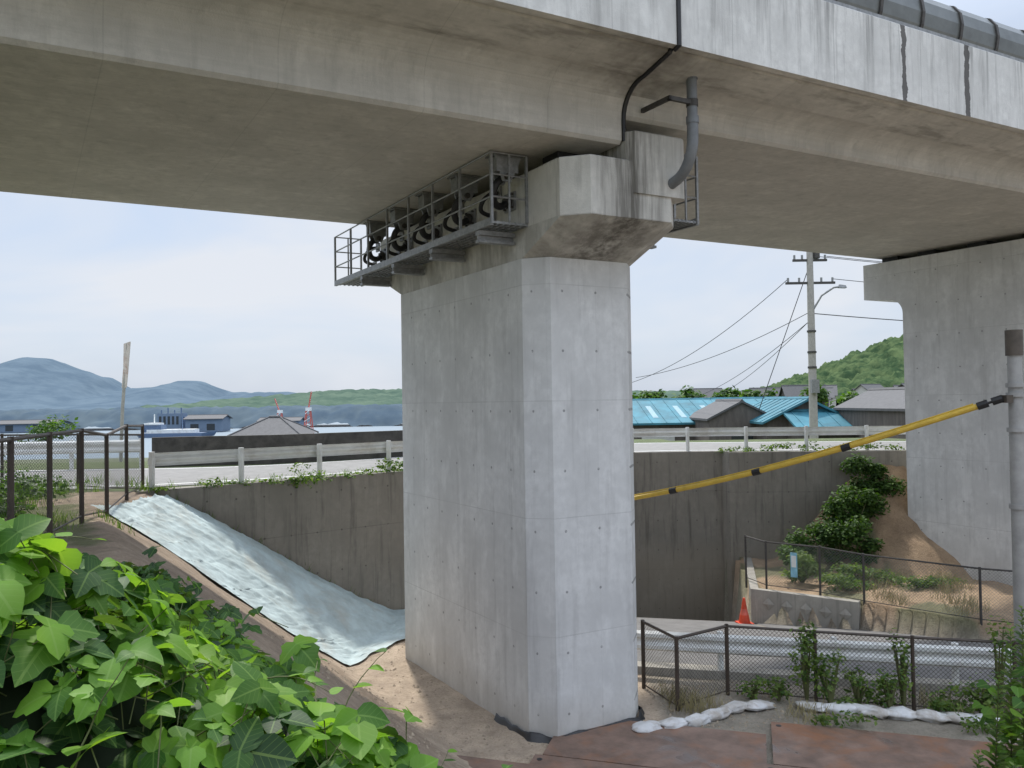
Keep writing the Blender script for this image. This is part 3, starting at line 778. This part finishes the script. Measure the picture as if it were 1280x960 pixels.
b.loft([hull(-1.6,.92),hull(-.6,1.)],0);b.box((x-6,y-1.6,-.6),(x+4,y+1.6,.2),1)
b.box((x-7,y-1.4,-.4),(x-3,y+1.4,1.2),0);b.box((x-6.6,y-1.5,1.2),(x-3.6,y+1.5,1.6),1);b.tube([(x-5,y,1.5),(x-5,y,3.5)],.12,6,1);b.tube([(x+1,y,0),(x+1,y,3)],.12,6,0)
b.build('cargo_ship',[M_ship,M_white])
for (x,y,L,D,e_,r_,mw) in ((-78,205,9,7,1.8,2.6,M_blue),(-135,225,16,9,.9,1.7,M_blue),(-60,208,10,7,.9,1.6,M_blue)):
    gable('harbour_shed',x,y,L,D,e_,r_,U(-.1,.1),mw,M_grroof,base=-1.4,seams=False,doors=[('y',-L*.25,2,-1.,.6,3),('y',L*.2,2,-1.,.6,3)])
b=B()
b.box((-91,205,-1.5),(-85,209,3.4),0)
for k in range(4): b.tube([(-90.4+k*1.7,206,3.3),(-90.4+k*1.7,206,4.2+k%2*.6)],.16,6,1)
b.box((-85,206,-1.5),(-80,209,2.4),1)
for k in range(5): b.box((-90.6+k*1.1,204.95,.5),(-90.0+k*1.1,205.0,2.6),2)
b.build('factory_building',[M_blue,M_ship,M_glass])
# ------------------------------------------------------------------ hills
def hillmat(name,c1,c2,sc):
    m,nt,b=nmat(name);L=LOC(nt);n=NOISE(nt,L,sc,4,.7)
    nt.links.new(RAMP(nt,n,.38,.62,C(c1),C(c2)),b.inputs['Base Color']);b.inputs['Roughness'].default_value=1
    b.inputs['Specular IOR Level'].default_value=0
    return m
def proff(P,u):
    if u<=P[0][0]: return P[0][1]
    for (a,c),(d,e) in zip(P,P[1:]):
        if u<=d:
            f=(u-a)/(d-a);f=f*f*(3-2*f)*.4+f*.6;return c+(e-c)*f
    return P[-1][1]
def hill(name,P,D,mat,du,nd,rough,depth=.35,crown=0,cell=8.,seed=0,z0=0.):
    u=P[0][0];us=[]
    while u<=P[-1][0]: us.append(u);u+=du
    vs=[];n=len(us)
    rj=lambda i,j:((math.sin(i*127.1+j*311.7+seed)*43758.5453)%1,(math.sin(i*269.5+j*183.3+seed)*43758.5453)%1)
    for j in range(nd+1):
        f=j/nd
        Y=D*(1-depth+1.5*depth*f)
        for u in us:
            X=u*D*(1-depth*.4+.6*depth*f)
            ridge=1-abs(f-.667)/.667 if f<.667 else 1-(f-.667)/.333*.8
            hh=proff(P,u)*D*sm(ridge)
            hh+=rough*D*(noise.fractal(Vector((X/D*14,Y/D*14,seed)),1.,2.,6))*(.3+ridge)*.6
            if crown:
                best=9
                ci,cj=math.floor(X/cell),math.floor(Y/cell)
                for a in (-1,0,1):
                    for c in (-1,0,1):
                        rx,ry=rj(ci+a,cj+c);dx=(ci+a+rx)*cell-X;dy=(cj+c+ry)*cell-Y
                        q=(dx*dx+dy*dy)/(cell*cell);best=min(best,q-.25*rx)
                hh+=crown*max(0,1-best*1.6)+crown*.35*noise.noise(Vector((X*.6,Y*.6,0)))
            vs.append((X,Y,z0-3+5*min(1,f*3)+hh+1.5))
    b=B();b.add(vs,[(j*n+i,j*n+i+1,(j+1)*n+i+1,(j+1)*n+i) for j in range(nd) for i in range(n-1)])
    return b.build(name,mat,smooth=True,solid=False)
far=hillmat('far_mountain',(.085,.12,.155),(.115,.155,.19),.012)  # aerial haze is put into the base colour, bluish and lighter
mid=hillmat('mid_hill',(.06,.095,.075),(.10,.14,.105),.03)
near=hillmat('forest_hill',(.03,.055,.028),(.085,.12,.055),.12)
shore=hillmat('shore_trees',(.075,.105,.135),(.10,.13,.15),.1)  # bluish like the mountains, distance haze put into the tree colour
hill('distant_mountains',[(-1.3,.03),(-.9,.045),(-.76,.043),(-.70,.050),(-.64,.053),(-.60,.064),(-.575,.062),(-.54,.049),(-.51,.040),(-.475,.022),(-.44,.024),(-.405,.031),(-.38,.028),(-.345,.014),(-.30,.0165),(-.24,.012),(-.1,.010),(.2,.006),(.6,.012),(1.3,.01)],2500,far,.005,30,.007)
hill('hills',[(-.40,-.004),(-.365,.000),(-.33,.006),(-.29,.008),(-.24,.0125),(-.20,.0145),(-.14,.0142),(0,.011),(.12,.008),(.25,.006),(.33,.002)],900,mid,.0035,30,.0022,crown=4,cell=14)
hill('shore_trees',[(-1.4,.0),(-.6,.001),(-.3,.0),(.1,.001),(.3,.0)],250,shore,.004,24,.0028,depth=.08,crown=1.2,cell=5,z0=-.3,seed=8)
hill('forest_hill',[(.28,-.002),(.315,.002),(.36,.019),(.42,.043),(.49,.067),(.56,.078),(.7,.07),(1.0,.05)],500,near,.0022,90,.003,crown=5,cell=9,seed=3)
# ------------------------------------------------------------------ foliage
def leafgeo(b,p,d,n,L,lobed=False,mi=0,simplel=False):
    d=d.normalized();x=d.cross(n)
    if x.length<1e-3: return
    x.normalize();n=x.cross(d).normalized()
    if simplel:
        w=L*.3
        P=[p,p+d*L*.5+x*w+n*L*.08,p+d*L,p+d*L*.5-x*w+n*L*.08]
        b.add(P,[(0,1,2),(0,2,3)],mi);return
    ys=(0,.14,.36,.56,.78,1.0)
    ws=(.16,.44,.50,.30,.24,0) if lobed else (.14,.38,.44,.37,.21,0)
    vs=[];lc=[];k=U(.0,.35);dr=U(-.05,.45);tw=U(-.12,.12)
    for i in range(6):
        c=p+d*(ys[i]*L)-n*(dr*L*ys[i]**2)
        sd=(-.06*L if i==0 else (.07*L if lobed and i==2 else 0))
        w=ws[i]*L
        vs+=[c-x*w+d*sd+n*w*(k+tw),c,c+x*w+d*sd+n*w*(k-tw)]
        lc+=[(-ws[i],ys[i],0),(0,ys[i],0),(ws[i],ys[i],0)]
    fs=[]
    for i in range(5):
        a=i*3
        fs+=[(a,a+1,a+4,a+3),(a+1,a+2,a+5,a+4)]
    b.add(vs,fs,mi,lc)
KP=[(.66,1.25),(.62,2.2),(.36,3.1),(-.5,4.3),(-1.7,5.9),(-2.8,7.3),(-3.9,7.4),(-4.4,6.0),(-4.6,3.5),(-3.8,1.0),(-1,.9)]
def kdist(x,y):
    m=9;j=len(KP)-1
    for i in range(len(KP)):
        a=Vector(KP[j]);c=Vector(KP[i]);p=Vector((x,y));ab=c-a;f=cl((p-a).dot(ab)/ab.length_squared);m=min(m,(p-a-ab*f).length);j=i
    return m if inpoly(x,y,KP) else -m
def ktop(x,y):
    e=sm(kdist(x,y)/.8)
    H=.38+.26*noise.noise(Vector((x*1.3,y*1.3,5)))+.16*noise.noise(Vector((x*3.5,y*3.5,9)))
    H+=.88*math.exp(-(((x+1.62)/.55)**2+((y-2.6)/.7)**2))+.18*math.exp(-(((x+.9)/.4)**2+((y-2.3)/.5)**2))
    return h(x,y,False)+H*(.25+.75*e)
b=B();nk=0
while nk<5200:
    x=U(-4.6,.7);y=U(1.0,7.9)
    dk=kdist(x,y)
    if dk<-.08 or x<-.72*y-.5: continue
    if math.hypot(x,y)<1.5: continue
    nk+=1
    dep=R()**1.4*.42
    z=ktop(x,y)-dep
    if R()<.10: z+=U(.04,.20)
    gx=(ktop(x+.1,y)-ktop(x-.1,y))/.2;gy=(ktop(x,y+.1)-ktop(x,y-.1))/.2
    nrm=Vector((-gx*.6+U(-.9,.9),-gy*.6+U(-.9,.9)-.1,1)).normalized()
    an=U(0,6.28);d=Vector((math.cos(an),math.sin(an),U(-.7,.1)));d=(d-nrm*d.dot(nrm)*.7).normalized()
    p=Vector((x,y,z));sc=U(.055,.13)*(1 if y<4.5 else .85)
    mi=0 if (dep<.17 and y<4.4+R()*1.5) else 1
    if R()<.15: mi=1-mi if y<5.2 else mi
    lob=R()<.5
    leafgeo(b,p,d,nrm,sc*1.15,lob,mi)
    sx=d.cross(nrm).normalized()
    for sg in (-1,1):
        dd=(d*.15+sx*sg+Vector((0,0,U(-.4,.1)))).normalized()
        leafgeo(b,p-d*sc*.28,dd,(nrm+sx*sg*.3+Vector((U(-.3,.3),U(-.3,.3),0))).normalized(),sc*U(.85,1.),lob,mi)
    if dep<.15 and y<5:
        b.tube([p-d*sc*.3-nrm*.18-d*.08,p-d*sc*.3-nrm*.05,p],.0022,4,2,cap=False)
for k in range(16):
    x=U(-2.2,.4);y=U(2.0,3.8)
    if kdist(x,y)<0: continue
    p=Vector((x,y,ktop(x,y)-.1));d=Vector((U(-.3,1),U(-.2,.6),U(.5,.9))).normalized();pts=[p]
    for i in range(9): p=p+d*.045;d=(d+Vector((U(-.15,.15),U(-.15,.15),-.12))).normalized();pts.append(p)
    b.tube(pts,[.004-.0003*i for i in range(10)],5,2)
    for i in (3,5,7,9): leafgeo(b,pts[i],Vector((U(-1,1),U(-1,1),.1)),Vector((U(-.3,.3),U(-.3,.3),1)),.05+.012*(9-i)/2,False,0)
b.build('kudzu_vines',[M_kud,M_kudd,M_stem],smooth=True,solid=False)
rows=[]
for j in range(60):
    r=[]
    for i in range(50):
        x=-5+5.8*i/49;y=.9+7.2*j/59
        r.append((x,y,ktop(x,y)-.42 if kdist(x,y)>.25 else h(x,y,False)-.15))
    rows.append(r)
sheet('kudzu_underlayer',rows,M_under)  # added dark underlayer, hides the ground between leaves
def cloud(name,blobs,mat,L0,L1,stems=True,droop=0.):
    b=B()
    for (cx,cy,cz,rx,ry,rz,n) in blobs:
        sub=[(U(-.6,.6),U(-.6,.6),U(-.5,.7),U(.3,.55)) for _ in range(9)]
        for i in range(n):
            s_=random.choice(sub)
            v=Vector((random.gauss(0,1),random.gauss(0,1),random.gauss(0,1))).normalized()*s_[3]*(R()**.35)
            q=Vector((s_[0],s_[1],s_[2]))+v
            p=Vector((cx+q.x*rx,cy+q.y*ry,cz+q.z*rz))
            nrm=(v.normalized()+Vector((U(-.7,.7),U(-.7,.7),U(.2,1.2)))).normalized()
            d=Vector((U(-1,1),U(-1,1),U(-.6,.3)-droop))
            leafgeo(b,p,d,nrm,U(L0,L1),False,0,True)
        if stems:
            for s_ in sub:
                b.tube([(cx,cy,cz-rz*1.1),(cx+s_[0]*rx*.5,cy+s_[1]*ry*.5,cz-rz*.3),(cx+s_[0]*rx,cy+s_[1]*ry,cz+s_[2]*rz)],[.03,.02,.008],5,1)
    return b.build(name,[mat,M_stem],solid=False)
cloud('shrub',[(8.4,22.3,.95,.9,.6,.65,2000),(9.5,22.8,1.7,.85,.6,.7,2200),(10.5,23.3,2.6,.9,.5,.6,2400),(9.0,22.1,1.2,.8,.6,.6,1400),(10.0,22.9,1.9,.7,.4,.5,1200),(7.8,22.0,.6,.7,.5,.4,900),(9.6,21.9,.8,.7,.4,.35,800)],M_bush,.08,.15)
cloud('shrub.001',[(7.5,21.0,.55,.6,.5,.4,900),(9.0,20.9,.35,1.1,.6,.28,1200),(10.3,20.2,.3,1.0,.5,.2,700),(8.4,20.2,.35,.9,.5,.25,800)],M_weed,.06,.13)
bl=[]
for p in resample([(-7.1,15.7),(-5.4,17.1),(-2.6,19.35)],.6): 
    if R()<.75: bl.append((p[0],p[1]+.1,3.38+U(-.05,.03),.4,.25,U(.05,.14),80))
bl.append((-4.6,17.5,3.45,.5,.3,.28,240));bl.append((-2.9,19.0,3.5,.4,.3,.2,180))
for p in resample([(6.6,24.5),(8.6,24.3),(11.4,24.0)],.6): bl.append((p[0],p[1]+.1,3.44+U(-.04,.06),.45,.3,U(.08,.2),100))
cloud('wall_top_weeds',bl,M_weed,.05,.11,stems=False)
bl=[(U(-13,-8.2),U(13,17),3.5,.6,.5,U(.2,.4),260) for _ in range(12)]+[(U(-9,-6.9),U(9,13),3.5,.5,.5,U(.15,.3),220) for _ in range(8)]
cloud('roadside_shrubs',bl,M_bush,.06,.13,stems=False)
bl=[(-20+U(-2.5,1.5),29+U(-2,3),3.7+U(-.6,.7),1.3,1.2,.9,700) for _ in range(4)]
cloud('roadside_shrubs.001',bl,M_bush,.12,.22,stems=False)
bl=[]
for x,z,r,n in ((4.75,.75,.28,300),(5.05,.5,.35,320),(5.5,.35,.3,200),(5.9,.45,.25,200),(6.15,.75,.16,160),(4.3,.25,.3,160),(7.2,.4,.3,240),(7.45,.9,.18,160),(6.7,.25,.35,200),(3.9,.2,.3,120),(8.2,.5,.4,300)):
    bl.append((x,13.55-.29*(x-3.56)-.2+U(-.1,.25),z,r,.25,z*.85 if z>.3 else .2,n))
cloud('fence_weeds',bl,M_weed,.05,.11)
bl=[(4.9,12.15,.12,.5,.2,.1,160),(7.0,11.9,.12,.6,.2,.12,180),(8.2,11.4,.2,.6,.3,.2,220),(9,12,.3,.5,.4,.3,250),(5.6,12.9,.15,.6,.2,.15,200),(6.9,12.5,.15,.6,.2,.15,200)]
cloud('ground_weeds',bl,M_weed,.05,.1,stems=False)
def grass(name,spots,mat):
    b=B()
    for (x,y,r,hh,n) in spots:
        for i in range(n):
            a=U(0,6.28);q=r*math.sqrt(R());px_=x+q*math.cos(a);py_=y+q*math.sin(a);z=h(px_,py_,False)
            d=Vector((U(-.5,.5),U(-.5,.5),1)).normalized();Lh=hh*U(.5,1.1);w=Vector((math.cos(a+1),math.sin(a+1),0))*.006
            p0=Vector((px_,py_,z));p1=p0+d*Lh*.6;p2=p1+(d+Vector((U(-.5,.5),U(-.5,.5),-.3)))*Lh*.35
            b.add([p0-w,p0+w,p1+w*.7,p1-w*.7,p2],[(0,1,2,3),(3,2,4)])
    return b.build(name,mat,solid=False)
sp=[(U(2.4,3.6),U(12.9,13.8),.25,.4,60) for _ in range(5)]+[(U(8.8,12),U(17.5,21),.4,.45,60) for _ in range(18)]+[(U(4,9),U(12.3,13.2),.3,.35,50) for _ in range(12)]
grass('dry_grass',sp,simple('dry_grass_blade',(.30,.26,.13),.8))
sp=[(U(-7.2,-6.0),U(8,12.5),.3,.2,50) for _ in range(12)]+[(-7.2+i*.42,15.75+i*.35,.25,.3,40) for i in range(11)]+[(U(-12,-8),U(12,18),.4,.35,60) for _ in range(20)]
grass('green_grass',sp,M_weed)
b=B()
for (x,y,H) in ((5.45,9.3,1.75),(5.85,9.6,2.2),(5.7,9.0,1.4),(5.2,9.0,1.0),(6.1,9.4,1.9),(5.35,8.6,1.05),(6.2,9.9,2.4),(5.95,9.1,1.6)):
    lean=Vector((U(-.12,.12),U(-.1,.1),1));pts=[Vector((x,y,0))+lean*H*i/8 for i in range(9)]
    b.tube(pts,[.011-.001*i for i in range(9)],6,1)
    n=int(H*60)
    for i in range(n):
        f=.2+.8*i/n;p=Vector((x,y,0))+lean*H*f;a=i*2.4;L=U(.12,.22)*(1.2-f*.75)
        leafgeo(b,p,Vector((math.cos(a),math.sin(a),.45)),Vector((0,0,1)),L,False,0,True)
for i in range(110):
    x=U(5.5,6.6);y=U(8.9,9.8);z=U(.5,1.75)*(1-.3*abs(x-6))
    leafgeo(b,Vector((x,y,z)),Vector((U(-1,1),U(-1,1),U(-.5,.2))),Vector((U(-.5,.5),U(-.7,.3),1)),U(.12,.22),R()<.5,2)
b.build('tall_weeds',[M_weed,M_stem,M_kud],solid=False)
bl=[]
for i in range(13):
    x=26+i*4.6;bl.append((x,190+U(-12,12),3.2+U(0,2.2)+(1.5 if i in(6,7) else 0),U(2.5,4),3,U(2.,3.2),420))
cloud('distant_trees',bl,M_bush,.9,1.6,stems=True)
# ------------------------------------------------------------------ sky, sun, camera
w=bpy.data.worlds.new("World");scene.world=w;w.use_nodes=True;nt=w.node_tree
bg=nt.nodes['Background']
EL=math.radians(58);dirx,diry=-.25,.968
sky=ND(nt,'ShaderNodeTexSky',sky_type='NISHITA');sky.sun_disc=False;sky.sun_elevation=EL
sky.sun_rotation=math.atan2(dirx,diry)
sky.dust_density=2.;sky.air_density=1.
tc=nt.nodes.new('ShaderNodeTexCoord')
v=SCALE(nt,tc.outputs['Generated'],(1,1,3.6))
cn=NOISE(nt,v,1.9,4,.58,.4)
f=RAMP(nt,cn,.34,.66,(.74,.74,.74,1),(.97,.97,.97,1))
cc=RAMP(nt,cn,.38,.64,(3.9,4.6,5.75,1),(5.2,5.45,5.9,1))
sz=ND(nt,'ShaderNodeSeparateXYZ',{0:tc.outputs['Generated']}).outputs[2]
el=ND(nt,'ShaderNodeMapRange',{0:sz,1:.36,2:.8,3:1.0,4:2.8}).outputs[0]  # added brightening of the upper sky, mostly above the frame, to light the pier
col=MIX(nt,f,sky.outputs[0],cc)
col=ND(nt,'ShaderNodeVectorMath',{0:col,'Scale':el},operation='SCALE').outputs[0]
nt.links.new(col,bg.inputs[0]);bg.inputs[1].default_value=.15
sd=bpy.data.lights.new('sun','SUN');sd.energy=3.8;sd.angle=math.radians(3);sd.color=(1,.95,.87)
so=bpy.data.objects.new('sun',sd);scene.collection.objects.link(so)
dv=Vector((dirx*math.cos(EL),diry*math.cos(EL),math.sin(EL)))
so.rotation_euler=dv.to_track_quat('Z','Y').to_euler();so.location=(0,0,50)
cam=bpy.data.cameras.new('camera');co=bpy.data.objects.new('camera',cam);scene.collection.objects.link(co)
cam.lens=28.1;cam.sensor_width=36;cam.clip_end=8000;cam.clip_start=.05
mt=Euler((math.radians(91.26),0,0)).to_matrix()@Matrix.Rotation(math.radians(-.9),3,'Z')
co.matrix_world=Matrix.Translation((0,0,5))@mt.to_4x4()
scene.camera=co
